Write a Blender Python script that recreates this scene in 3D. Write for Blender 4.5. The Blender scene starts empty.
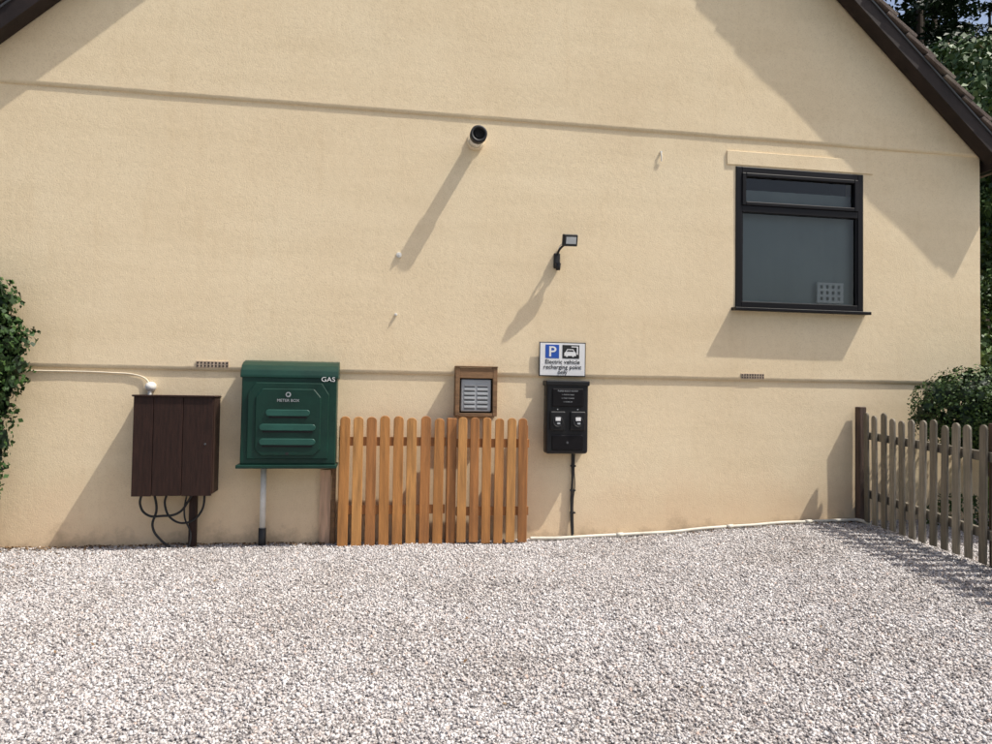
import bpy, bmesh, math, random
import numpy as np
from mathutils import Vector, Matrix, noise
random.seed(4); rng=np.random.default_rng(7)
scn=bpy.context.scene
scn.view_settings.view_transform='Standard'; scn.view_settings.look='None'; scn.view_settings.exposure=0
COL=scn.collection

# ------------------------------------------------------------------ materials
def newmat(name):
    m=bpy.data.materials.new(name); m.use_nodes=True
    nt=m.node_tree; return m,nt,nt.nodes['Principled BSDF']
def N(nt,t,**k):
    n=nt.nodes.new(t)
    for a,b in k.items():
        if a in n.inputs: n.inputs[a].default_value=b
        else: setattr(n,a,b)
    return n
def ramp(nt,fac,stops):
    r=nt.nodes.new('ShaderNodeValToRGB'); el=r.color_ramp.elements
    while len(el)<len(stops): el.new(.5)
    for e,(p,c) in zip(el,stops):
        e.position=p; e.color=(*c,1) if len(c)==3 else c
    nt.links.new(fac,r.inputs[0]); return r.outputs[0]
def mix(nt,fac,a,b,mode='MIX'):
    n=nt.nodes.new('ShaderNodeMix'); n.data_type='RGBA'; n.blend_type=mode
    for s,v in ((n.inputs[0],fac),(n.inputs[6],a),(n.inputs[7],b)):
        if hasattr(v,'is_linked') or hasattr(v,'links'): nt.links.new(v,s)
        else: s.default_value=(*v,1) if isinstance(v,tuple) and len(v)==3 else v
    return n.outputs[2]
def simple(name,c,rough=.6,var=.25,scale=9,bump=.15,bscale=60,stretch=None,metal=0,spec=.5,dirt=None):
    m,nt,b=newmat(name)
    tc=N(nt,'ShaderNodeTexCoord'); vec=tc.outputs['Object']
    if stretch:
        mp=N(nt,'ShaderNodeMapping'); mp.inputs['Scale'].default_value=stretch
        nt.links.new(vec,mp.inputs[0]); vec=mp.outputs[0]
    no=N(nt,'ShaderNodeTexNoise',Scale=scale,Detail=6.0); nt.links.new(vec,no.inputs['Vector'])
    lo=tuple(v*(1-var) for v in c); hi=tuple(min(1,v*(1+var)) for v in c)
    col=ramp(nt,no.outputs[0],[(.3,lo),(.7,hi)])
    if dirt:
        n2=N(nt,'ShaderNodeTexNoise',Scale=scale*.4,Detail=8.0,Roughness=.7); nt.links.new(tc.outputs['Object'],n2.inputs['Vector'])
        f=ramp(nt,n2.outputs[0],[(.5,(0,0,0)),(.72,(.7,.7,.7))])
        col=mix(nt,f,col,dirt)
    nt.links.new(col,b.inputs['Base Color'])
    b.inputs['Roughness'].default_value=rough; b.inputs['Metallic'].default_value=metal
    b.inputs['Specular IOR Level'].default_value=spec
    if bump:
        n3=N(nt,'ShaderNodeTexNoise',Scale=bscale,Detail=4.0); nt.links.new(vec,n3.inputs['Vector'])
        bp=N(nt,'ShaderNodeBump',Strength=bump,Distance=.01); nt.links.new(n3.outputs[0],bp.inputs['Height'])
        nt.links.new(bp.outputs[0],b.inputs['Normal'])
    return m

def render_mat():
    m,nt,b=newmat('painted_render'); L=nt.links.new
    tc=N(nt,'ShaderNodeTexCoord'); o=tc.outputs['Object']
    big=N(nt,'ShaderNodeTexNoise',Scale=.7,Detail=5.0,Roughness=.6); L(o,big.inputs['Vector'])
    col=ramp(nt,big.outputs[0],[(.3,(.83,.67,.445)),(.5,(.865,.71,.48)),(.72,(.89,.745,.515))])
    med=N(nt,'ShaderNodeTexNoise',Scale=14,Detail=6.0,Roughness=.7); L(o,med.inputs['Vector'])
    c2=ramp(nt,med.outputs[0],[(.3,(.95,.94,.925)),(.6,(1,1,1))])
    col=mix(nt,1.0,col,c2,'MULTIPLY')
    fi=N(nt,'ShaderNodeTexNoise',Scale=85,Detail=3.0,Roughness=.75); L(o,fi.inputs['Vector'])
    c3=ramp(nt,fi.outputs[0],[(.32,(.74,.70,.64)),(.46,(1,1,1))])
    col=mix(nt,.65,col,c3,'MULTIPLY')
    mp=N(nt,'ShaderNodeMapping'); mp.inputs['Scale'].default_value=(5,5,.5); L(o,mp.inputs[0])
    st=N(nt,'ShaderNodeTexNoise',Scale=1.6,Detail=6.0,Roughness=.65); L(mp.outputs[0],st.inputs['Vector'])
    c4=ramp(nt,st.outputs[0],[(.30,(.94,.92,.89)),(.45,(1,1,1))])
    col=mix(nt,.6,col,c4,'MULTIPLY')
    mp2=N(nt,'ShaderNodeMapping'); mp2.inputs['Scale'].default_value=(.35,.35,3.2); L(o,mp2.inputs[0])
    tb=N(nt,'ShaderNodeTexNoise',Scale=1.3,Detail=5.0,Roughness=.6); L(mp2.outputs[0],tb.inputs['Vector'])
    c5=ramp(nt,tb.outputs[0],[(.35,(.94,.93,.91)),(.55,(1,1,1))])
    col=mix(nt,.7,col,c5,'MULTIPLY')
    sx=N(nt,'ShaderNodeSeparateXYZ'); L(o,sx.inputs[0])
    sn=N(nt,'ShaderNodeTexNoise',Scale=2.6,Detail=8.0,Roughness=.7); L(o,sn.inputs['Vector'])
    ad=N(nt,'ShaderNodeMath',operation='MULTIPLY_ADD'); L(sn.outputs[0],ad.inputs[0]); ad.inputs[1].default_value=-1.1; L(sx.outputs[2],ad.inputs[2])
    mr=N(nt,'ShaderNodeMapRange'); L(ad.outputs[0],mr.inputs[0])
    mr.inputs[1].default_value=-.55; mr.inputs[2].default_value=.2; mr.inputs[3].default_value=.6; mr.inputs[4].default_value=0
    col=mix(nt,mr.outputs[0],col,(.76,.54,.345))
    mr2=N(nt,'ShaderNodeMapRange'); L(ad.outputs[0],mr2.inputs[0])
    mr2.inputs[1].default_value=-.62; mr2.inputs[2].default_value=-.40; mr2.inputs[3].default_value=.6; mr2.inputs[4].default_value=0
    col=mix(nt,mr2.outputs[0],col,(.36,.27,.17))
    L(col,b.inputs['Base Color']); b.inputs['Roughness'].default_value=.85; b.inputs['Specular IOR Level'].default_value=.25
    b1=N(nt,'ShaderNodeBump',Strength=.34,Distance=.006)
    L(fi.outputs[0],b1.inputs['Height'])
    b2=N(nt,'ShaderNodeBump',Strength=.12,Distance=.02); L(med.outputs[0],b2.inputs['Height']); L(b1.outputs[0],b2.inputs['Normal'])
    L(b2.outputs[0],b.inputs['Normal'])
    return m
M_render=render_mat()
M_brown=simple('dark_brown_paint',(.028,.012,.008),.6,.35,8,.25,30,stretch=(6,6,.6),spec=.3)
M_barge=simple('bargeboard_paint',(.022,.014,.012),.6,.3,5,.2,30,spec=.3)
M_tile=simple('concrete_tile',(.12,.09,.075),.9,.4,7,.5,50,dirt=(.22,.185,.14))
M_green=simple('green_grp',(.005,.034,.023),.42,.25,4,.06,40,spec=.35,dirt=(.009,.043,.03))
M_green2=simple('green_louvre',(.02,.085,.065),.45,.15,5,.0,spec=.35)
M_black=simple('black_plastic',(.008,.008,.009),.4,.2,6,.05,50,spec=.4)
M_blackm=simple('black_matt',(.014,.014,.015),.6,.2,6,.05,50)
M_upvc=simple('black_upvc',(.006,.005,.006),.4,.15,3,0,spec=.25)
M_white=simple('white_plastic',(.72,.71,.67),.45,.1,6,.05,40,dirt=(.5,.46,.38))
M_pipe=simple('grey_white_pipe',(.60,.57,.49),.5,.15,5,.05,40,dirt=(.30,.26,.18))
M_cable=simple('painted_cable',(.70,.62,.48),.6,.1,6,0)
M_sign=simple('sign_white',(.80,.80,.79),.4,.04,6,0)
M_blue=simple('sign_blue',(.02,.09,.42),.4,.05,6,0)
M_ink=simple('sign_black',(.015,.015,.015),.5,.05,6,0)
M_grey=simple('grey_metal',(.40,.42,.43),.45,.1,8,.05,40)
M_greyd=simple('grey_dark',(.08,.085,.09),.6,.1,8,0)
M_wood=simple('orange_wood',(.45,.20,.055),.6,.32,3,.35,22,stretch=(9,9,.7),dirt=(.30,.13,.04))
M_wood2=simple('orange_wood_b',(.50,.245,.075),.6,.32,3.4,.35,22,stretch=(9,9,.7),dirt=(.37,.165,.05))
M_wood3=simple('orange_wood_c',(.37,.155,.045),.6,.34,2.7,.35,22,stretch=(9,9,.7),dirt=(.23,.10,.035))
M_boxwood=simple('brown_wood',(.20,.11,.05),.7,.35,4,.4,22,stretch=(1,8,8))
M_pale=simple('pinkish_board',(.58,.38,.25),.75,.25,4,.4,20,stretch=(8,8,.8),dirt=(.36,.24,.15))
M_old=simple('weathered_wood',(.165,.145,.11),.85,.35,4,.5,24,stretch=(8,8,.7),dirt=(.10,.095,.07))
M_old2=simple('weathered_wood_b',(.23,.205,.16),.85,.35,5,.5,24,stretch=(8,8,.7),dirt=(.14,.13,.095))
M_postw=simple('post_wood',(.09,.058,.043),.85,.4,4,.5,24,stretch=(8,8,.7))
M_terra=simple('airbrick',(.46,.36,.26),.85,.25,18,.4,60)
M_slot=simple('airbrick_slot',(.06,.045,.035),.9,.2,18,0)
M_dark=simple('void_dark',(.01,.01,.01),.9,.1,5,0)
M_bark=simple('bark',(.07,.05,.035),.9,.4,6,.8,20,stretch=(5,5,1))
M_curt=simple('net_blind',(.42,.46,.45),.9,.10,1.2,0)
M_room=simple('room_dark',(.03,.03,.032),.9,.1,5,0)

def leafmat(name,stops,rough=.55):
    m,nt,b=newmat(name); L=nt.links.new
    g=N(nt,'ShaderNodeNewGeometry')
    tc=N(nt,'ShaderNodeTexCoord'); no=N(nt,'ShaderNodeTexNoise',Scale=2.2,Detail=3.0); L(tc.outputs['Object'],no.inputs['Vector'])
    a=N(nt,'ShaderNodeMath',operation='MULTIPLY_ADD'); L(g.outputs['Random Per Island'],a.inputs[0]); a.inputs[1].default_value=.6
    s=N(nt,'ShaderNodeMath',operation='MULTIPLY_ADD'); L(no.outputs[0],s.inputs[0]); s.inputs[1].default_value=1.0; s.inputs[2].default_value=-.3
    L(s.outputs[0],a.inputs[2])
    L(ramp(nt,a.outputs[0],stops),b.inputs['Base Color'])
    b.inputs['Roughness'].default_value=rough; b.inputs['Specular IOR Level'].default_value=.3
    return m
M_ivy=leafmat('ivy_leaf',[(0,(.012,.030,.010)),(.45,(.026,.062,.014)),(.8,(.05,.105,.024)),(1,(.10,.14,.045))])
M_bush=leafmat('bush_leaf',[(0,(.016,.034,.010)),(.5,(.042,.085,.020)),(1,(.11,.17,.04))])
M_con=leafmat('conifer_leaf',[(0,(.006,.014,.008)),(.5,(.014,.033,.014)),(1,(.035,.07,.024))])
M_shr=leafmat('shrub_leaf',[(0,(.03,.055,.018)),(.5,(.06,.115,.035)),(.85,(.12,.17,.06)),(1,(.28,.16,.11))])
M_dry=leafmat('dry_leaf',[(0,(.05,.03,.015)),(.5,(.15,.085,.04)),(1,(.28,.19,.10))])

STOPS=[(0,(.15,.14,.138)),(.12,(.29,.27,.265)),(.32,(.42,.395,.385)),(.57,(.53,.50,.49)),(.78,(.63,.605,.595)),(.94,(.78,.77,.76)),(1,(.52,.40,.34))]
def gravel_mat(stone):
    m,nt,b=newmat('gravel_stone' if stone else 'gravel_bed'); L=nt.links.new
    tc=N(nt,'ShaderNodeTexCoord'); o=tc.outputs['Object']
    if stone:
        at=N(nt,'ShaderNodeAttribute',attribute_name='rnd'); c=ramp(nt,at.outputs['Fac'],STOPS)
    else:
        v=N(nt,'ShaderNodeTexVoronoi',Scale=75); L(o,v.inputs['Vector'])
        sp=N(nt,'ShaderNodeSeparateColor'); L(v.outputs['Color'],sp.inputs[0])
        c=ramp(nt,sp.outputs[0],STOPS)
        c=mix(nt,1.0,c,ramp(nt,v.outputs['Distance'],[(.3,(1,1,1)),(.75,(.5,.48,.47))]),'MULTIPLY')
        bp=N(nt,'ShaderNodeBump',Strength=.8,Distance=.01,invert=True); L(v.outputs['Distance'],bp.inputs['Height']); L(bp.outputs[0],b.inputs['Normal'])
    n=N(nt,'ShaderNodeTexNoise',Scale=.9,Detail=5.0,Roughness=.6); L(o,n.inputs['Vector'])
    c=mix(nt,1.0,c,ramp(nt,n.outputs[0],[(.35,(.86,.84,.82)),(.6,(1,1,1))]),'MULTIPLY')
    L(c,b.inputs['Base Color']); b.inputs['Roughness'].default_value=.85; b.inputs['Specular IOR Level'].default_value=.3
    return m
M_grav=gravel_mat(True); M_bed=gravel_mat(False)
M_grass=simple('grass_ground',(.05,.075,.025),.95,.5,3,.6,40,dirt=(.10,.08,.05))

# ------------------------------------------------------------------ geometry helpers
def empty(name,loc=(0,0,0)):
    e=bpy.data.objects.new(name,None); e.location=(0,0,0); COL.objects.link(e); return e
def obj(name,me,mat=None,parent=None):
    o=bpy.data.objects.new(name,me); COL.objects.link(o)
    if mat is not None:
        for mm in (mat if isinstance(mat,(list,tuple)) else [mat]): me.materials.append(mm)
    if parent: o.parent=parent
    return o
def from_bm(name,bm,mat,parent,smooth=False):
    bmesh.ops.recalc_face_normals(bm,faces=bm.faces)
    me=bpy.data.meshes.new(name); bm.to_mesh(me); bm.free()
    if smooth:
        for p in me.polygons: p.use_smooth=True
    return obj(name,me,mat,parent)
def box(name,x0,x1,y0,y1,z0,z1,mat,parent=None,bev=0.0,rot=None,seg=2):
    bm=bmesh.new(); bmesh.ops.create_cube(bm,size=1)
    c=Vector(((x0+x1)/2,(y0+y1)/2,(z0+z1)/2))
    for v in bm.verts: v.co=Vector((v.co.x*(x1-x0),v.co.y*(y1-y0),v.co.z*(z1-z0)))
    if bev: bmesh.ops.bevel(bm,geom=bm.edges[:],offset=bev,segments=seg,affect='EDGES',profile=.5)
    M=Matrix.Translation(c)@(rot.to_4x4() if rot else Matrix.Identity(4))
    bmesh.ops.transform(bm,matrix=M,verts=bm.verts)
    return from_bm(name,bm,mat,parent)
def prism(name,pts,a0,a1,axis,mat,parent=None,bev=0.0,M=None):
    bm=bmesh.new()
    f=(lambda p,a:(p[0],a,p[1])) if axis=='y' else (lambda p,a:(a,p[0],p[1]))
    A=[bm.verts.new(f(p,a0)) for p in pts]; B=[bm.verts.new(f(p,a1)) for p in pts]
    n=len(pts); bm.faces.new(A); bm.faces.new(B[::-1])
    for i in range(n): bm.faces.new((A[i],A[(i+1)%n],B[(i+1)%n],B[i]))
    bmesh.ops.recalc_face_normals(bm,faces=bm.faces)
    if bev: bmesh.ops.bevel(bm,geom=[e for e in bm.edges],offset=bev,segments=1,affect='EDGES')
    if M is not None: bmesh.ops.transform(bm,matrix=M,verts=bm.verts)
    return from_bm(name,bm,mat,parent)
def cyl(name,p0,p1,r0,r1,mat,parent=None,seg=24,caps=True,smooth=True):
    p0=Vector(p0);p1=Vector(p1);d=p1-p0
    bm=bmesh.new(); bmesh.ops.create_cone(bm,cap_ends=caps,segments=seg,radius1=r0,radius2=r1,depth=d.length)
    M=Matrix.Translation((p0+p1)/2)@d.to_track_quat('Z','Y').to_matrix().to_4x4()
    bmesh.ops.transform(bm,matrix=M,verts=bm.verts)
    o=from_bm(name,bm,mat,parent)
    if smooth:
        for p in o.data.polygons: p.use_smooth=len(p.vertices)==4
    return o
def ring(name,c,n,ro,ri,depth,mat,parent,seg=32):
    bm=bmesh.new(); c=Vector(c)
    q=Vector(n).to_track_quat('Z','Y').to_matrix()
    L=[]
    for (r,h) in ((ro,0),(ro,depth),(ri,depth),(ri,0)):
        L.append([bm.verts.new(c+q@Vector((r*math.cos(2*math.pi*i/seg),r*math.sin(2*math.pi*i/seg),h))) for i in range(seg)])
    for k in range(4):
        A=L[k];B=L[(k+1)%4]
        for i in range(seg): bm.faces.new((A[i],A[(i+1)%seg],B[(i+1)%seg],B[i]))
    return from_bm(name,bm,mat,parent,True)
def tube(name,pts,r,mat,parent=None,smooth=True):
    cu=bpy.data.curves.new(name,'CURVE'); cu.dimensions='3D'; cu.bevel_depth=r; cu.bevel_resolution=3; cu.use_fill_caps=True
    s=cu.splines.new('BEZIER' if smooth else 'POLY')
    P=s.bezier_points if smooth else s.points
    P.add(len(pts)-1)
    for p,c in zip(P,pts):
        if smooth: p.co=c; p.handle_left_type=p.handle_right_type='AUTO'
        else: p.co=(*c,1)
    cu.materials.append(mat)
    o=bpy.data.objects.new(name,cu); COL.objects.link(o)
    if parent: o.parent=parent
    return o
def text(name,s,x,y,z,size,mat,parent,align='CENTER',sx=1,off=0):
    cu=bpy.data.curves.new(name,'FONT'); cu.body=s; cu.size=size; cu.align_x=align; cu.extrude=.0008; cu.resolution_u=3; cu.offset=off
    cu.materials.append(mat)
    o=bpy.data.objects.new(name,cu); COL.objects.link(o); o.location=(x,y,z); o.rotation_euler=(math.pi/2,0,0); o.scale=(sx,1,1)
    o.parent=parent; return o
def picket_outline(x0,x1,z0,z1,j=0):
    w=x1-x0; r=w/2; c=(x0+x1)/2; n=8
    pts=[(x0,z0),(x1,z0)]
    for i in range(n+1):
        a=math.pi*i/n; pts.append((c+r*math.cos(a)*(1),z1-r*.8+r*.8*math.sin(a)))
    return pts

# ------------------------------------------------------------------ house
house=empty('cream_house')
RS=.922; AX=1.5; BZ=9.18
XL,XR=-3.88,6.88
def wav(x,z,s=0):
    return .006*noise.noise(Vector((x*.55,z*.6,s)))+.0018*noise.noise(Vector((x*2.3,z*2.6,s+5)))
def gridpatch(bm,xf,z0,z1,y0,step=.12):
    nz=max(1,int((z1-z0)/step)); rows=[]
    xa,xb=xf(z0); nx=max(1,int((xb-xa)/step))
    for j in range(nz+1):
        z=z0+(z1-z0)*j/nz; a,b=xf(z)
        rows.append([bm.verts.new((a+(b-a)*i/nx,y0+wav(a+(b-a)*i/nx,z),z)) for i in range(nx+1)])
    for j in range(nz):
        for i in range(nx): bm.faces.new((rows[j][i],rows[j][i+1],rows[j+1][i+1],rows[j+1][i]))
YL,YM,YT=0.0,-.010,-.018
ZL,ZT=1.665,4.30
WX0,WX1,WZ0,WZ1=3.86,5.39,2.46,4.0
bm=bmesh.new()
gridpatch(bm,lambda z:(XL,XR),-.5,ZL+.05,YL)
gridpatch(bm,lambda z:(XL,WX0),ZL,ZT+.05,YM)
gridpatch(bm,lambda z:(WX1,XR),ZL,ZT+.05,YM)
gridpatch(bm,lambda z:(WX0,WX1),ZL,WZ0,YM)
gridpatch(bm,lambda z:(WX0,WX1),WZ1,ZT+.05,YM)
def gx(z):
    h=(BZ+.07-z)/RS
    return (max(XL,AX-h),min(XR,AX+h))
gridpatch(bm,gx,ZT,BZ-.02,YT)
for (a,b) in (((WX0,WZ0),(WX0,WZ1)),((WX0,WZ1),(WX1,WZ1)),((WX1,WZ1),(WX1,WZ0)),((WX1,WZ0),(WX0,WZ0))):
    bm.faces.new([bm.verts.new(p) for p in ((a[0],YM+.012,a[1]),(b[0],YM+.012,b[1]),(b[0],.30,b[1]),(a[0],.30,a[1]))])
me=bpy.data.meshes.new('front_wall'); bm.to_mesh(me); bm.free()
for p in me.polygons: p.use_smooth=True
obj('front_wall',me,M_render,house)
def drip(name,z,yo,yb,out):
    bm=bmesh.new(); n=140; A=[];B=[];C_=[]
    for i in range(n+1):
        x=XL+(XR-XL)*i/n; w=.004*noise.noise(Vector((x*1.7,z,3)))+.003*noise.noise(Vector((x*9,z,8)))
        y=wav(x,z)
        A.append(bm.verts.new((x,yo+y-.0005,z+.045+w))); B.append(bm.verts.new((x,yo+y-out,z+w))); C_.append(bm.verts.new((x,yb+.02,z+w+.004)))
    for i in range(n):
        bm.faces.new((A[i],B[i],B[i+1],A[i+1])); bm.faces.new((B[i],C_[i],C_[i+1],B[i+1]))
    from_bm(name,bm,M_render,house,True)
drip('lower_drip_edge',ZL,YM,YL,.004); drip('upper_drip_edge',ZT,YT,YM,.0025)
box('lintel_band',3.755,5.51,YM-.012,YM+.008,4.012,4.165,M_render,house,.005)
box('side_wall',XR-.25,XR,.011,9,-.5,4.22,M_render,house)
box('side_wall_far',XL,XL+.25,.011,9,-.5,4.22,M_render,house)
prism('back_wall',[(XL+.3,-.5),(XR-.3,-.5),(XR-.3,4.3),(AX,9.05),(XL+.3,4.3)],8.8,9,'y',M_render,house)
# window
win=empty('window'); win.parent=house
yf=-.022
def fr(n,x0,x1,z0,z1,y0=yf,y1=.05,m=M_upvc,b=.006): return box(n,x0,x1,y0,y1,z0,z1,m,win,b)
fr('frame_left',WX0+.002,WX0+.07,WZ0,WZ1-.002); fr('frame_right',WX1-.07,WX1-.002,WZ0,WZ1-.002)
fr('frame_top',WX0+.07,WX1-.07,WZ1-.07,WZ1-.002); fr('frame_bottom',WX0+.07,WX1-.07,WZ0,WZ0+.065)
fr('transom',WX0+.07,WX1-.07,3.50,3.575)
for (n,a,b,c,d) in (('sash_left',WX0+.07,WX0+.115,3.575,3.93),('sash_right',WX1-.115,WX1-.07,3.575,3.93)): fr(n,a,b,c,d,yf-.012,.03)
fr('sash_top',WX0+.115,WX1-.115,3.89,3.93,yf-.012,.03); fr('sash_bottom',WX0+.115,WX1-.115,3.575,3.615,yf-.012,.03)
for (n,a,b,c,d) in (('bead_left',WX0+.07,WX0+.09,WZ0+.065,3.50),('bead_right',WX1-.09,WX1-.07,WZ0+.065,3.50)): fr(n,a,b,c,d,yf+.012,.03,M_upvc,.004)
prism('sill',[(.02,WZ0-.001),(-.115,WZ0-.012),(-.115,WZ0-.04),(-.105,WZ0-.045),(.02,WZ0-.035)],WX0-.045,WX1+.03,'x',M_upvc,win,.002)
m,nt,b=newmat('window_glass'); L=nt.links.new
nt.nodes.remove(b); out=[n for n in nt.nodes if n.type=='OUTPUT_MATERIAL'][0]
tr=N(nt,'ShaderNodeBsdfTransparent'); tr.inputs[0].default_value=(.76,.80,.80,1)
gl=N(nt,'ShaderNodeBsdfGlossy',Roughness=.015); fz=N(nt,'ShaderNodeFresnel',IOR=1.6); ms=N(nt,'ShaderNodeMixShader')
L(fz.outputs[0],ms.inputs[0]); L(tr.outputs[0],ms.inputs[1]); L(gl.outputs[0],ms.inputs[2]); L(ms.outputs[0],out.inputs[0])
M_glass=m
for (n,z0,z1,y) in (('glass_lower',WZ0+.06,3.505,.012),('glass_upper',3.61,3.895,.006)):
    me=bpy.data.meshes.new(n); me.from_pydata([(WX0+.07,y,z0),(WX1-.07,y,z0),(WX1-.07,y,z1),(WX0+.07,y,z1)],[],[(0,1,2,3)]); obj(n,me,M_glass,win)
bm=bmesh.new(); n=120; A=[];B=[]
for i in range(n+1):
    x=WX0+.01+(WX1-WX0-.02)*i/n; y=.11+.003*math.sin(x*38)+.004*noise.noise(Vector((x*6,0,0)))
    A.append(bm.verts.new((x,y,WZ0+.03))); B.append(bm.verts.new((x,y,3.78)))
for i in range(n): bm.faces.new((A[i],A[i+1],B[i+1],B[i]))
from_bm('net_blind',bm,M_curt,win,True)
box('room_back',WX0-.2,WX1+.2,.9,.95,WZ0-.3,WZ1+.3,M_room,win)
box('inner_sill',WX0+.002,WX1-.002,.052,.29,WZ0+.002,WZ0+.085,M_white,win)
for i in range(5): box('reflection_upright_%d'%i,4.86+i*.07,4.897+i*.07,.032,.05,WZ0+.086,WZ0+.30,M_sign,win)  # white uprights and bars added to imitate a bright reflection in the pane
for i in range(4): box('reflection_bar_%d'%i,4.859,5.178,.030,.052,WZ0+.09+i*.066,WZ0+.118+i*.066,M_sign,win)
# roof
ang=math.atan(RS)
def barge(name,sgn,y0,y1,h0,h1,xe,mat):
    pts=[(AX,BZ+h0),(AX,BZ+h1),(AX+sgn*xe,BZ+h1-RS*xe),(AX+sgn*xe,BZ+h0-RS*xe)]
    return prism(name,pts,y0,y1,'y',mat,house)
for s,nm in ((1,'right'),(-1,'left')):
    barge('bargeboard_'+nm,s,-.25,-.222,0,.19,5.46,M_barge)
    barge('soffit_'+nm,s,-.2215,-.04,.03,.05,5.46,M_barge)
    barge('undercloak_'+nm,s,-.262,8.9,.192,.212,5.5,M_greyd)
    n=25
    for k in range(n):
        d0=.02+k*.318; L_=.42
        dirv=Vector((s*math.cos(ang),0,-math.sin(ang))); nrm=Vector((s*math.sin(ang),0,math.cos(ang)))
        base=Vector((AX,0,BZ+.213))
        a=base+dirv*d0+nrm*.010; b2=base+dirv*(d0+L_)+nrm*.066
        if b2.x*s>(AX+s*5.75)*s: continue
        t=nrm*.042; jy=random.uniform(-.010,.010)
        pts=[(a.x,a.z),(b2.x,b2.z),(b2.x+t.x,b2.z+t.z),(a.x+t.x,a.z+t.z)]
        prism('tile_course_%s_%d'%(nm,k),pts,-.287+jy,8.9,'y',M_tile,house,.004)
cyl('ridge_tile',(AX,-.28,BZ+.24),(AX,8.9,BZ+.24),.13,.13,M_tile,house,20)
for s,nm in ((1,'right'),(-1,'left')):
    gxp=AX+s*5.53
    bm=bmesh.new(); prev=None
    for k in range(9):
        a=math.pi+math.pi*k/8; p=(gxp+.057*math.cos(a),4.19+.057*math.sin(a))
        cur=[bm.verts.new((p[0],-.22,p[1])),bm.verts.new((p[0],8.9,p[1]))]
        if prev: bm.faces.new((prev[0],prev[1],cur[1],cur[0]))
        prev=cur
    from_bm('gutter_'+nm,bm,M_upvc,house,True)
    cyl('gutter_end_'+nm,(gxp,-.225,4.185),(gxp,-.215,4.185),.055,.055,M_upvc,house)
    box('fascia_'+nm,AX+s*5.44-.012,AX+s*5.44+.012,-.215,8.9,4.13,4.30,M_barge,house)
def airbrick(x0,x1,z0,z1):
    e=empty('air_brick'); y=YM-.006
    box('body',x0,x1,y-.004,.02,z0,z1,M_terra,e,.002)
    n=9; w=(x1-x0)/n
    for r in range(2):
        for i in range(n):
            zc=z0+(z1-z0)*(.28+.44*r)
            box('slot_%d_%d'%(r,i),x0+w*(i+.25),x0+w*(i+.75),y-.006,y-.002,zc-.009,zc+.009,M_slot,e)
airbrick(-1.66,-1.36,1.69,1.755); airbrick(3.93,4.20,1.685,1.745)

# ------------------------------------------------------------------ flue
fl=empty('boiler_flue'); fx,fz_=1.0,4.06
ring('wall_collar',(fx,YM-.006,fz_),(0,-1,0),.092,.05,.012,M_render,fl)
ring('outer_pipe',(fx,YM,fz_),(0,-1,0),.068,.060,.215,M_white,fl)
ring('end_rim',(fx,YM-.18,fz_),(0,-1,0),.084,.060,.08,M_blackm,fl)
cyl('inner_dark',(fx,YM,fz_),(fx,YM-.235,fz_),.061,.061,M_dark,fl)
ring('inner_pipe',(fx,YM-.215,fz_),(0,-1,0),.035,.031,.03,M_dark,fl)

for x,z,r in ((.245,2.86,.030),(.225,2.26,.016)):
    c=empty('wall_cap'); cyl('disc',(x,YM+.005,z),(x,YM-.018,z),r,r*.8,M_white,c); cyl('stem',(x,YM-.016,z),(x,YM-.028,z),r*.4,r*.3,M_white,c)
cs=empty('cable_stub'); tube('cable',[(3.0,YM-.01,4.10),(3.0,YM-.02,4.05),(3.005,YM-.012,3.99)],.007,M_white,cs); box('clip',2.99,3.012,YM-.02,YM,4.085,4.10,M_white,cs)

# ------------------------------------------------------------------ security light
sl=empty('security_light')
box('wall_plate',1.835,1.90,YM-.045,YM,2.79,2.95,M_blackm,sl,.012)
cyl('sensor_neck',(1.868,YM-.04,2.81),(1.868,YM-.07,2.80),.018,.018,M_blackm,sl)
cyl('sensor_head',(1.868,YM-.075,2.835),(1.868,YM-.075,2.765),.03,.022,M_blackm,sl)
tube('arm',[(1.868,YM-.03,2.93),(1.88,YM-.10,2.98),(1.94,YM-.13,3.04)],.012,M_blackm,sl)
tube('cable',[(1.885,YM-.02,2.95),(1.90,YM-.02,3.03),(1.95,YM-.10,3.05)],.005,M_white,sl)
R=Matrix.Rotation(math.radians(14),3,'X')@Matrix.Rotation(math.radians(18),3,'Z')
def hb(n,c,s,m,b=.004):
    o=Vector((1.965,YM-.165,3.06))+R@Vector(c)
    box(n,o.x-s[0]/2,o.x+s[0]/2,o.y-s[1]/2,o.y+s[1]/2,o.z-s[2]/2,o.z+s[2]/2,m,sl,b,rot=R)
hb('lamp_body',(0,0,0),(.17,.035,.12),M_blackm,.008)
hb('lamp_bezel',(0,-.02,0),(.16,.012,.11),M_blackm)
hb('lamp_lens',(0,-.027,0),(.12,.004,.07),M_grey,0)
for i in range(5): hb('fin_%d'%i,(-.06+i*.03,.028,0),(.006,.03,.09),M_blackm,0)

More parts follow.
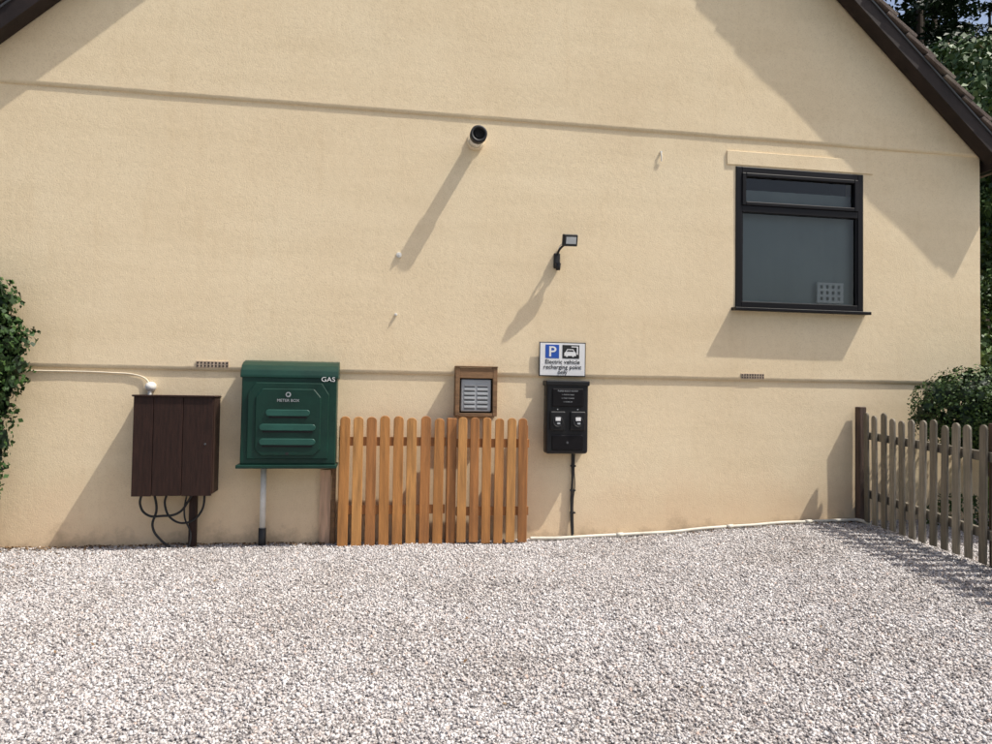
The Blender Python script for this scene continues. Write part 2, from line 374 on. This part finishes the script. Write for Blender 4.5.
# ------------------------------------------------------------------ parking sign
sg=empty('parking_sign'); yS=YM-.03
box('panel',1.69,2.185,yS-.006,yS,1.672,2.025,M_ink,sg,.003)
box('face',1.70,2.175,yS-.0085,yS-.005,1.682,2.015,M_sign,sg,.001)
for z in (1.74,1.95): box('rail_%d'%int(z*100),1.75,2.12,yS,YM+.01,z-.015,z+.015,M_grey,sg)
box('blue_square',1.755,1.90,yS-.0105,yS-.008,1.858,1.998,M_blue,sg,.001)
text('letter_P','P',1.828,yS-.0115,1.877,.15,M_sign,sg,sx=1.1,off=.002)
box('black_square',1.935,2.115,yS-.0105,yS-.008,1.858,1.998,M_ink,sg,.001)
car=[(1.955,1.885),(1.975,1.885),(1.975,1.875),(1.99,1.875),(1.99,1.885),(2.04,1.885),(2.04,1.875),(2.055,1.875),(2.055,1.885),(2.08,1.885),(2.08,1.915),(2.065,1.93),(2.05,1.955),(1.985,1.955),(1.97,1.93),(1.955,1.915)]
prism('car_symbol',car,yS-.0125,yS-.010,'y',M_sign,sg)
prism('car_windscreen',[(1.978,1.93),(2.057,1.93),(2.045,1.947),(1.990,1.947)],yS-.0135,yS-.012,'y',M_ink,sg)
box('plug_symbol',2.088,2.102,yS-.0125,yS-.010,1.90,1.985,M_sign,sg); box('plug_cable',2.03,2.102,yS-.0122,yS-.0102,1.975,1.985,M_sign,sg)
for s,z in (('Electric vehicle',1.803),('recharging point',1.750),('only',1.697)):
    text('line_'+s.split()[0],s,1.937,yS-.0105,z,.060,M_ink,sg,sx=1.02,off=.0004)

# ------------------------------------------------------------------ EV charging unit
ev=empty('ev_charging_point')
yb=-.17
box('backplate',1.76,2.19,-.03,0.012,.90,1.61,M_black,ev,.01)
box('body',1.745,2.185,yb,-.03,.885,1.615,M_black,ev,.03,seg=4)
box('hood',1.735,2.195,yb-.012,-.02,1.575,1.628,M_black,ev,.012)
box('display_panel',1.80,2.13,yb-.010,yb+.01,1.36,1.55,M_upvc,ev,.012)
for i,(s,sz) in enumerate((('PLEASE SELECT SOCKET',.020),('1  PLUG IN CABLE',.016),('2  START CHARGE',.016),('3  CLOSE LID',.016))):
    text('label_%d'%i,s,1.965,yb-.0115,1.515-i*.036,sz,M_grey,ev)
for s in (-1,1):
    cx=1.965+s*.105
    box('socket_flap_%d'%s,cx-.08,cx+.08,yb-.022,yb+.01,1.12,1.315,M_black,ev,.015,seg=3)
    ring('socket_ring_%d'%s,(cx,yb-.02,1.21),(0,-1,0),.055,.043,.012,M_blackm,ev)
    cyl('socket_face_%d'%s,(cx,yb-.018,1.21),(cx,yb-.025,1.21),.042,.042,M_blackm,ev)
    box('socket_label_%d'%s,cx-.026,cx+.026,yb-.034,yb-.02,1.220,1.255,M_sign,ev,.001)
    box('socket_label2_%d'%s,cx-.010,cx+.022,yb-.034,yb-.02,1.185,1.203,M_grey,ev,.001)
    cyl('led_%d'%s,(cx,yb,1.335),(cx,yb-.006,1.335),.006,.006,M_grey,ev,12)
box('lower_panel',1.80,2.13,yb-.006,yb+.01,.92,1.08,M_upvc,ev,.012)
cyl('lock',(1.965,yb,1.00),(1.965,yb-.012,1.00),.012,.012,M_greyd,ev,16)
tube('supply_cable',[(2.06,-.03,.90),(2.062,-.028,.6),(2.055,-.03,.3),(2.065,-.04,.02)],.013,M_blackm,ev)
tube('earth_wire',[(2.085,-.02,.90),(2.082,-.02,.7),(2.09,-.02,.55),(2.075,-.02,.4),(2.08,-.03,.05)],.006,M_blackm,ev)
for z in (.75,.5,.27): box('cable_clip_%d'%int(z*100),2.045,2.095,-.045,0.01,z-.008,z+.008,M_blackm,ev)

# ------------------------------------------------------------------ panel in timber frame
wb=empty('intercom_panel')
box('frame_left',.825,.868,-.11,.01,1.255,1.745,M_boxwood,wb,.004); box('frame_right',1.205,1.25,-.11,.01,1.255,1.745,M_boxwood,wb,.004)
box('frame_top',.868,1.205,-.108,-.002,1.635,1.74,M_boxwood,wb,.004); box('frame_bottom',.868,1.205,-.108,.01,1.25,1.285,M_boxwood,wb,.004)
box('top_trim',.822,1.253,-.118,-.02,1.745,1.757,M_boxwood,wb,.003)
box('backing',.866,1.207,-.05,.01,1.28,1.64,M_dark,wb)
box('plate',.885,1.19,-.085,-.045,1.30,1.625,M_grey,wb,.012)
for c in range(2):
    for r in range(6):
        x0=.915+c*.13; z=1.335+r*.044
        box('louvre_%d_%d'%(c,r),x0,x0+.112,-.092,-.084,z,z+.024,M_grey,wb,.004)
        box('louvre_gap_%d_%d'%(c,r),x0+.004,x0+.108,-.0875,-.0845,z-.012,z-.001,M_greyd,wb)

# ------------------------------------------------------------------ gas meter box
gb=empty('gas_meter_box')
prof=[(0.01,.785),(-.29,.785),(-.300,.80),(-.285,1.60),(-.265,1.66),(-.22,1.705),(-.15,1.735),(-.06,1.752),(0.01,1.757)]
prism('body',prof,-1.19,-.325,'x',M_green,gb,.008)
box('bottom_lip',-1.225,-.31,-.325,.008,.755,.79,M_green,gb,.008)
hood=[(0.009,1.60),(-.295,1.60),(-.293,1.625),(-.272,1.675),(-.225,1.72),(-.15,1.752),(-.06,1.768),(0.009,1.772)]
prism('hood',hood,-1.205,-.312,'x',M_green,gb,.006)
dy=-.300
octo=[(-1.13,.845),(-.395,.845),(-.395,1.45),(-.46,1.555),(-1.06,1.555),(-1.13,1.45)]
prism('door',octo,dy-.014,-.27,'y',M_green,gb,.006)
oc=[(-1.06,.93),(-1.0,.875),(-.53,.875),(-.465,.93),(-.465,1.42),(-.53,1.50),(-1.0,1.50),(-1.06,1.42)]
prism('door_panel',oc,dy-.026,-.29,'y',M_green,gb,.008)
for i in range(3):
    z=1.005+i*.135; w=.255 if i<2 else .20
    pts=[]; cx=-.765
    for k in range(17):
        a=math.pi*(-.5+k/16); pts.append((cx+w-.03+.03*math.cos(a),z+.03*math.sin(a)))
    for k in range(17):
        a=math.pi*(.5+k/16); pts.append((cx-w+.03+.03*math.cos(a),z+.03*math.sin(a)))
    prism('louvre_%d'%i,pts,dy-.040,dy-.02,'y',M_green2,gb,.004)
    box('louvre_slot_%d'%i,cx-w+.03,cx+w-.03,dy-.034,dy-.02,z-.048,z-.03,M_dark,gb)
cyl('emblem',(-.765,dy-.02,1.445),(-.765,dy-.030,1.445),.024,.024,M_grey,gb)
cyl('emblem_inner',(-.765,dy-.02,1.447),(-.765,dy-.0315,1.447),.014,.014,M_green,gb)
text('emblem_text','METER BOX',-.765,dy-.028,1.378,.038,M_grey,gb)
text('gas_text','GAS',-.405,dy-.003,1.573,.062,M_sign,gb,sx=1.15)
cyl('latch',(-.765,dy-.01,.895),(-.765,dy-.035,.895),.015,.015,M_blackm,gb,16)
cyl('service_pipe',(-1.0,-.10,.78),(-1.0,-.10,.16),.028,.028,M_white,gb)
cyl('pipe_sleeve',(-1.0,-.10,.17),(-1.0,-.10,-.05),.036,.036,M_blackm,gb)

# ------------------------------------------------------------------ brown cabinet
bc=empty('brown_cabinet')
bx0,bx1=-2.13,-1.435; by=-.27
box('carcass',bx0+.01,bx1-.01,by,.008,.515,1.405,M_brown,bc,.004)
ws=[0,.25,.62,1.0]
for i in range(3):
    w=bx1-bx0
    box('plank_%d'%i,bx0+ws[i]*w+.002,bx0+ws[i+1]*w-.002,by-.02,by-.001,.505+random.uniform(-.003,.003),1.41,M_brown,bc,.004)
box('top',bx0-.012,bx1+.012,by-.035,.006,1.408,1.425,M_brown,bc,.005)
box('side_trim',bx1-.008,bx1+.004,by,.006,.52,1.40,M_brown,bc,.002)
box('support_post',-1.665,-1.60,-.12,-.05,-.05,.515,M_brown,bc,.004)
cyl('lock',(-1.50,by-.018,.98),(-1.50,by-.026,.98),.009,.009,M_greyd,bc,12)
tube('cable_loop_a',[(-2.07,-.15,.53),(-2.09,-.13,.40),(-2.03,-.12,.31),(-1.9,-.13,.30),(-1.75,-.14,.33),(-1.66,-.14,.45),(-1.62,-.14,.53)],.011,M_blackm,bc)
tube('cable_loop_b',[(-1.98,-.12,.53),(-1.95,-.12,.36),(-1.98,-.12,.2),(-1.90,-.14,.08),(-1.78,-.16,.0)],.011,M_blackm,bc)
tube('cable_loop_c',[(-1.86,-.10,.53),(-1.88,-.11,.40),(-1.80,-.12,.26),(-1.66,-.13,.24),(-1.55,-.14,.34),(-1.52,-.14,.53)],.010,M_blackm,bc)
tube('cable_loop_d',[(-1.68,-.13,.53),(-1.70,-.13,.3),(-1.64,-.13,.12),(-1.66,-.14,-.02)],.008,M_blackm,bc)
jb=empty('junction_dome')
cyl('base',(-2.06,.005,1.50),(-2.06,-.05,1.50),.048,.045,M_white,jb)
bm=bmesh.new(); bmesh.ops.create_uvsphere(bm,u_segments=20,v_segments=12,radius=.044)
bmesh.ops.transform(bm,matrix=Matrix.Translation((-2.06,-.05,1.50)),verts=bm.verts); from_bm('dome',bm,M_white,jb,True)
tube('drop_pipe',[(-2.06,-.05,1.46),(-2.06,-.05,1.42)],.018,M_white,jb)
tube('feed_cable',[(-3.75,-.014,1.625),(-3.0,-.014,1.632),(-2.4,-.014,1.625),(-2.2,-.014,1.61),(-2.11,-.016,1.575),(-2.07,-.03,1.53)],.007,M_cable,jb)

# ------------------------------------------------------------------ central orange picket fence
woods=[M_wood,M_wood2,M_wood3,M_wood]
pf=empty('picket_fence')
def pick(n,x0,x1,z0,z1,y,m,par,t=.02,rot=0):
    M=Matrix.Translation(((x0+x1)/2,0,z0))@Matrix.Rotation(rot,4,'Y')@Matrix.Translation((-(x0+x1)/2,0,-z0))
    return prism(n,picket_outline(x0,x1,z0,z1),y-t,y,'y',m,par,.003,M=M)
yl=-.17
n=8; sp=(.735+.305)/n
for i in range(n):
    x=-.305+i*sp; pick('picket_a%d'%i,x+.008,x+sp-.026,.0+random.uniform(-.01,.01),1.245+random.uniform(-.012,.012),yl+random.uniform(-.003,0),woods[i%4],pf,rot=random.uniform(-.005,.005))
for z in (.30,.96): box('rail_a%d'%int(z*100),-.30,.735,yl+.001,yl+.04,z,z+.085,M_wood3,pf,.004)
box('gate_post',.745,.835,yl-.03,yl+.06,-.03,1.235,M_wood3,pf,.005)
box('gate_post_b',-.30,-.23,yl+.042,yl+.11,-.03,1.15,M_wood3,pf,.005)
yr=-.21
n=6; sp=(1.575-.845)/n
for i in range(n):
    x=.845+i*sp; pick('picket_b%d'%i,x+.002,x+sp-.032,.02+random.uniform(-.01,.01),1.25+random.uniform(-.01,.01),yr+random.uniform(-.003,0),woods[(i+1)%4],pf,rot=random.uniform(-.005,.005))
for z in (.28,.95): box('rail_b%d'%int(z*100),.84,1.565,yr+.001,yr+.04,z,z+.085,M_wood3,pf,.004)
box('end_post',1.49,1.56,yr+.042,yr+.11,-.03,1.17,M_wood3,pf,.005)
lb=empty('leaning_board')
box('board',-.475,-.37,-.055,-.03,-.03,.72,M_pale,lb,.004,rot=Matrix.Rotation(.03,3,'X')); box('board_edge',-.365,-.325,-.09,-.03,-.03,.74,M_boxwood,lb,.004)

# ------------------------------------------------------------------ ground
def sst(t): t=max(0,min(1,t)); return t*t*(3-2*t)
def gz(x,y):
    h=.135*sst((x-1.9)/3.4)
    return h+.012*noise.noise(Vector((x*.9,y*.9,0)))+.009*noise.noise(Vector((x*3,y*3,4)))
bm=bmesh.new(); G0,G1,H0,H1=-5.6,8.0,-6.6,.0; nx,ny=136,66; V=[]; HG=np.zeros((ny+1,nx+1))
for j in range(ny+1):
    V.append([])
    for i in range(nx+1):
        x=G0+(G1-G0)*i/nx; y=H0+(H1-H0)*j/ny; HG[j,i]=gz(x,y); V[-1].append(bm.verts.new((x,y,HG[j,i])))
for j in range(ny):
    for i in range(nx): bm.faces.new((V[j][i],V[j][i+1],V[j+1][i+1],V[j+1][i]))
for f in bm.faces: f.smooth=True
grav=empty('gravel')
me=bpy.data.meshes.new('gravel_bed'); bm.to_mesh(me); bm.free()
obj('gravel_bed',me,M_bed,grav)
def hgrid(x,y):
    u=np.clip((x-G0)/(G1-G0)*nx,0,nx-1e-4); v=np.clip((y-H0)/(H1-H0)*ny,0,ny-1e-4)
    i=u.astype(int); j=v.astype(int); fu=u-i; fv=v-j
    return (HG[j,i]*(1-fu)+HG[j,i+1]*fu)*(1-fv)+(HG[j+1,i]*(1-fu)+HG[j+1,i+1]*fu)*fv
def stones(name,n,xr,yr_,smin,smax,zmax):
    x=rng.uniform(*xr,n); y=rng.uniform(*yr_,n)
    z=hgrid(x,y)+rng.uniform(-.001,zmax,n)
    base=np.array([(1,0,0),(-1,0,0),(0,1,0),(0,-1,0),(0,0,1),(0,0,-1)],float)
    P=base[None]*rng.uniform(.75,1.2,(n,6,1))+rng.normal(0,.22,(n,6,3))
    sc=(smin+(smax-smin)*rng.random((n,1))**1.3)*rng.uniform(.62,1.1,(n,3)); P*=sc[:,None,:]
    q=rng.normal(0,1,(n,4)); q/=np.linalg.norm(q,axis=1)[:,None]; w_,a,b,c=q.T
    Rm_=np.stack([1-2*(b*b+c*c),2*(a*b-c*w_),2*(a*c+b*w_),2*(a*b+c*w_),1-2*(a*a+c*c),2*(b*c-a*w_),2*(a*c-b*w_),2*(b*c+a*w_),1-2*(a*a+b*b)],1).reshape(n,3,3)
    P=np.einsum('nij,nkj->nki',Rm_,P)+np.stack([x,y,z],1)[:,None,:]
    F=np.array([(0,2,4),(2,1,4),(1,3,4),(3,0,4),(2,0,5),(1,2,5),(3,1,5),(0,3,5)])
    FI=(F[None]+np.arange(n)[:,None,None]*6).reshape(-1).astype(np.int32)
    me=bpy.data.meshes.new(name); me.vertices.add(6*n); me.vertices.foreach_set('co',P.reshape(-1).astype(np.float32))
    me.loops.add(len(FI)); me.loops.foreach_set('vertex_index',FI)
    me.polygons.add(8*n); me.polygons.foreach_set('loop_start',np.arange(0,24*n,3,dtype=np.int32))
    at=me.attributes.new('rnd','FLOAT','POINT'); at.data.foreach_set('value',np.repeat(rng.random(n),6).astype(np.float32))
    me.update(); return obj(name,me,M_grav,grav)
stones('gravel_stones',380000,(-5.0,7.6),(-6.2,-.004),.006,.0145,.0075)

me=bpy.data.meshes.new('driveway')
me.from_pydata([(-12,-16,-.03),(14,-16,-.03),(14,-.02,-.03),(-12,-.02,-.03)],[],[(0,1,2,3)]); obj('driveway',me,M_bed)
me=bpy.data.meshes.new('ground'); S=400
me.from_pydata([(-S,-S,-.06),(S,-S,-.06),(S,S,-.06),(-S,S,-.06)],[],[(0,1,2,3)]); obj('ground',me,M_grass)
bm=bmesh.new(); V=[]
for j in range(41):
    V.append([])
    for i in range(61):
        x=-60+150*i/60; y=11+80*j/40
        h=max(0,(y-11))*.33*sst((y-11)/14)+1.5*noise.noise(Vector((x*.06,y*.06,0)))*sst((y-11)/10)
        V[-1].append(bm.verts.new((x,y,-.1+h)))
for j in range(40):
    for i in range(60): bm.faces.new((V[j][i],V[j][i+1],V[j+1][i+1],V[j+1][i]))
from_bm('hill',bm,M_grass,None,True)

bp=empty('waste_pipe')
pts=[]
for i in range(13):
    x=1.62+(5.28-1.62)*i/12; pts.append((x,-.06-.012*math.sin(i*1.7),gz(x,-.06)+.025+.004*math.sin(i*2.3)))
tube('pipe',pts,.019,M_pipe,bp)
tube('pipe_end',[(5.26,-.06,gz(5.26,0)+.03),(5.28,-.14,gz(5.3,0)+.03),(5.30,-.26,gz(5.3,0)+.015)],.019,M_pipe,bp)
for i in (3,7,10): 
    p=Vector(pts[i]); q=Vector(pts[i+1]); d=(q-p).normalized(); cyl('joint_%d'%i,p,p+d*.07,.025,.025,M_pipe,bp)

# ------------------------------------------------------------------ weathered fence on the right
wf=empty('weathered_fence')
box('corner_post',5.275,5.355,-.12,-.03,0,1.40,M_postw,wf,.008)
fd=Vector((-.185,-1,0)).normalized(); st=Vector((5.315,-.16,0)); fn=Vector((fd.y,-fd.x,0))
if fn.x>0: fn=-fn
ang_f=math.atan2(fd.y,fd.x)
def fmat(s,off): 
    p=st+fd*s+fn*off
    return Matrix.Translation(p)@Matrix.Rotation(ang_f,4,'Z')
s=.03;k=0
while s<4.2:
    p=st+fd*s; g=gz(p.x,p.y); w=.095+random.uniform(-.007,.007)
    top=1.33-.035*s+random.uniform(-.03,.03); 
    M=fmat(s,.02)@Matrix.Rotation(random.uniform(-.022,.022),4,'Y')
    prism('picket_%d'%k,picket_outline(0,w,g+.03,top),-.01,.01,'y',random.choice([M_old,M_old2]),wf,.003,M=M)
    s+=.175+random.uniform(-.012,.012); k+=1
for z,nm in ((1.05,'upper'),(.42,'lower')):
    prism('rail_'+nm,[(0,z),(4.2,z-.13),(4.2,z-.05),(0,z+.08)],-.02,.02,'y',M_old,wf,.004,M=fmat(0,-.022))
for s in (2.0,4.1):
    prism('post_%d'%int(s),[(0,-.05),(.09,-.05),(.09,1.30),(0,1.30)],-.045,.045,'y',M_postw,wf,.006,M=fmat(s,-.09))

# ------------------------------------------------------------------ foliage
def leaves(name,P,Nrm,size,mat,parent,jit=.7,asp=.7,smin=.6):
    n=len(P); P=np.asarray(P); Nn=np.asarray(Nrm)+rng.normal(0,jit,(n,3)); Nn/=np.linalg.norm(Nn,axis=1)[:,None]+1e-9
    t=np.cross(Nn,rng.normal(0,1,(n,3))); t/=np.linalg.norm(t,axis=1)[:,None]+1e-9; b=np.cross(Nn,t)
    s=size*rng.uniform(smin,1.25,(n,1))
    v0=P-t*s; v1=P+b*s*asp; v2=P+t*s; v3=P-b*s*asp
    v1=v1+Nn*s*.25; v3=v3+Nn*s*.25
    V=np.stack([v0,v1,v2,v3],1).reshape(-1,3)
    me=bpy.data.meshes.new(name); me.vertices.add(4*n); me.vertices.foreach_set('co',V.ravel())
    me.loops.add(4*n); me.loops.foreach_set('vertex_index',np.arange(4*n,dtype=np.int32))
    me.polygons.add(n); me.polygons.foreach_set('loop_start',np.arange(0,4*n,4,dtype=np.int32))
    me.update(); me.validate()
    return obj(name,me,mat,parent)
def blob_points(blobs,n,shell=.35,lum=1.0):
    P=[];Q=[]
    vol=np.array([b[3]*b[4]*b[5] for b in blobs])**.67; cnt=(n*vol/vol.sum()).astype(int)
    for b,c in zip(blobs,cnt):
        d=rng.normal(0,1,(c,3)); d/=np.linalg.norm(d,axis=1)[:,None]
        r=1-shell*rng.random((c,1))**1.5
        lump=1+lum*(.16*np.sin(d[:,:1]*7+b[0]*5)*np.sin(d[:,2:]*8+b[1]*3)+.10*np.sin(d[:,1:2]*13+d[:,2:]*11))
        P.append(np.array(b[:3])+d*r*lump*np.array(b[3:6])); Q.append(d)
    return np.concatenate(P),np.concatenate(Q)
iv=empty('ivy_hedge')
blobs=[(-3.68,-.28,.40,.42,.30,.5),(-3.66,-.28,.90,.48,.32,.5),(-3.62,-.28,1.40,.52,.32,.45),(-3.56,-.28,1.82,.54,.32,.40),(-3.66,-.26,2.18,.52,.32,.36),(-4.2,-.3,1.2,.6,.5,1.1),(-4.3,-.3,2.1,.5,.4,.5)]
P,Q=blob_points(blobs,26000)
k=(P[:,1]<-.03)|(P[:,0]<-3.95); k&=P[:,2]>0
leaves('foliage',P[k],Q[k],.027,M_ivy,iv,.6,.8)
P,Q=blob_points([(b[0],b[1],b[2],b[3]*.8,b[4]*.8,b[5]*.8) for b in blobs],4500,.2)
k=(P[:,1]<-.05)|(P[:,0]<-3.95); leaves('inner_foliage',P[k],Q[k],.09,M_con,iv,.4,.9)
for i in range(5): tube('stem_%d'%i,[(-3.8-.1*i,-.2,-.1),(-3.75-.12*i,-.3,.6),(-3.8-.08*i,-.25,1.4),(-3.75-.1*i,-.3,2.1)],.018,M_bark,iv)
bu=empty('garden_bush')
blobs=[(6.28,-.66,1.36,.72,.56,.48),(6.85,-.80,1.44,.78,.60,.52),(6.5,-1.05,1.30,.66,.55,.46),(7.4,-.5,1.38,.72,.5,.48)]
P,Q=blob_points(blobs,30000,.3,.45); k=(P[:,1]<-.04)|(P[:,0]>6.95); leaves('foliage',P[k],Q[k],.018,M_bush,bu,.6,.7)
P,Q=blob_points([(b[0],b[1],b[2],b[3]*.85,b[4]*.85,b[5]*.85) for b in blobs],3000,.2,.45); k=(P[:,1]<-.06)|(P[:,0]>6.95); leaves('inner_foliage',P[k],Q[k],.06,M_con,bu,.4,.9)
for i in range(6):
    a=i*1.05; cyl('stem_%d'%i,(6.7+.1*math.cos(a),-.65+.1*math.sin(a),0),(6.75+.45*math.cos(a),-.7+.3*math.sin(a),1.25),.03,.015,M_bark,bu,8)
pl=empty('border_plants')
P,Q=blob_points([(6.3,-.35,.22,.35,.25,.25),(6.9,-1.2,.25,.4,.4,.28),(6.3,-2.0,.2,.4,.5,.22),(5.8,-3.2,.2,.4,.5,.22)],3500); leaves('foliage',P,Q,.035,M_shr,pl,.8,.5)
def conifer(x,y,z0,H,Rb,n,seed):
    e=empty('conifer_tree'); r=np.random.default_rng(seed)
    cyl('trunk',(x,y,z0-.3),(x,y,z0+H*.97),.28,.03,M_bark,e,10)
    P=[];Q=[]
    nb=170
    for i in range(nb):
        t=r.random()**.85*.94+.04; a=r.random()*6.283; Lb=Rb*(1-t)**.8*r.uniform(.7,1.15)+.15
        m=max(6,int(n/nb*Lb/Rb*1.8)); u=r.random(m)**.6
        zz=z0+H*t-Lb*.35*u**1.5+.12*u*Lb
        rad=u*Lb; sp=.16*Lb*(1-.5*u)
        px=x+rad*math.cos(a)+r.normal(0,1,m)*sp; py=y+rad*math.sin(a)+r.normal(0,1,m)*sp
        P.append(np.stack([px,py,zz-abs(r.normal(0,.12,m))],1)); Q.append(np.tile([math.cos(a)*.6,math.sin(a)*.6,.8],(m,1)))
    leaves('foliage',np.concatenate(P),np.concatenate(Q),.12,M_con,e,.5,.4)
conifer(15.6,11.6,.0,19.5,3.2,20000,1); conifer(17.6,13.4,.6,17.5,3.0,18000,2); conifer(19.6,13.4,.3,14.6,2.8,16000,3); conifer(13.2,12,.6,19,2.8,9000,4); conifer(22,12.5,0,12.5,3,9000,6)
def shrubtree(name,x,y,z0,H,R_,n,seed,mat,ls=.09):
    e=empty(name); r=random.Random(seed)
    cyl('trunk',(x,y,z0-.2),(x+.1,y,z0+H*.55),.14,.07,M_bark,e,10)
    bl=[]
    for i in range(11):
        a=r.random()*6.28; rr_=R_*r.uniform(.2,.75); h=z0+H*r.uniform(.3,.9)
        c=(x+rr_*math.cos(a),y+rr_*math.sin(a),h); q=R_*r.uniform(.28,.5); bl.append((*c,q,q,q*.8))
        cyl('limb_%d'%i,(x+.05,y,z0+H*r.uniform(.2,.5)),c,.05,.015,M_bark,e,6)
    P,Q=blob_points(bl,n,.6); leaves('foliage',P,Q,ls,mat,e,.8,.7)
shrubtree('broadleaf_tree',11.8,5.0,0,8.6,1.9,14000,5,M_shr,.07)
shrubtree('broadleaf_tree',13.6,6.3,0,10.0,2.4,16000,8,M_shr,.08)
shrubtree('broadleaf_tree',9.2,2.6,0,3.8,1.4,9000,9,M_bush,.05)
shrubtree('broadleaf_tree',10.6,4.0,0,6.2,1.8,10000,12,M_bush,.06)
hd=empty('hedge')
P,Q=blob_points([(9.0+i*1.1,1.6+.25*i+random.uniform(-.2,.2),1.0,1.0,.8,1.3+random.uniform(-.1,.25)) for i in range(10)],16000,.4); leaves('foliage',P,Q,.05,M_bush,hd,.7,.7)
for i in range(7):
    shrubtree('broadleaf_tree',-14+i*7+random.uniform(-1,1),-30+random.uniform(-3,3),0,5.5+random.uniform(-1,1.5),3.4,2500,30+i,M_bush,.28)
P=[]
for i in range(1300):
    if i<800: x=rng.uniform(-3.9,-.4); y=-abs(rng.normal(0,.07))-.015
    elif i<940: x=rng.uniform(-3.6,-2.4); y=rng.uniform(-1.3,-.05)
    elif i<1200: x=rng.uniform(3.0,5.3); y=-abs(rng.normal(0,.10))-.03
    else: x=rng.uniform(-4,6); y=rng.uniform(-5,-.2)
    P.append((x,y,gz(x,y)+.018))
leaves('fallen_leaves',P,np.tile([0,0,1.],(len(P),1)),.015,M_dry,None,.4,.5)

# ------------------------------------------------------------------ light
sd=Vector((.55,-.205,1)).normalized()
sun=bpy.data.lights.new('sun','SUN'); sun.energy=5.0; sun.angle=math.radians(.53); sun.color=(1,.95,.87)
so=bpy.data.objects.new('sun',sun); COL.objects.link(so); so.rotation_euler=sd.to_track_quat('Z','Y').to_euler(); so.location=(10,-10,20)
w=bpy.data.worlds.new('World'); scn.world=w; w.use_nodes=True; nt=w.node_tree
sky=nt.nodes.new('ShaderNodeTexSky'); sky.sky_type='NISHITA'; sky.sun_disc=False
sky.sun_elevation=math.asin(sd.z); sky.sun_rotation=math.atan2(sd.x,sd.y); sky.air_density=1.0; sky.dust_density=4.5; sky.altitude=50
bg=nt.nodes['Background']; bg.inputs[1].default_value=.15; nt.links.new(sky.outputs[0],bg.inputs[0])

# ------------------------------------------------------------------ camera
X=Vector((4460,-90,-744)).normalized(); Z=Vector((.015,1,-.031)); Z=(Z-X*Z.dot(X)).normalized(); Y=Z.cross(X)
Rm=Matrix((X,Y,Z)).to_4x4()
cam=bpy.data.cameras.new('camera'); cam.lens=27; cam.sensor_width=36; cam.clip_end=1000
co=bpy.data.objects.new('camera',cam); COL.objects.link(co); co.matrix_world=Matrix.Translation((0,-7.5,1.47))@Rm
scn.camera=co
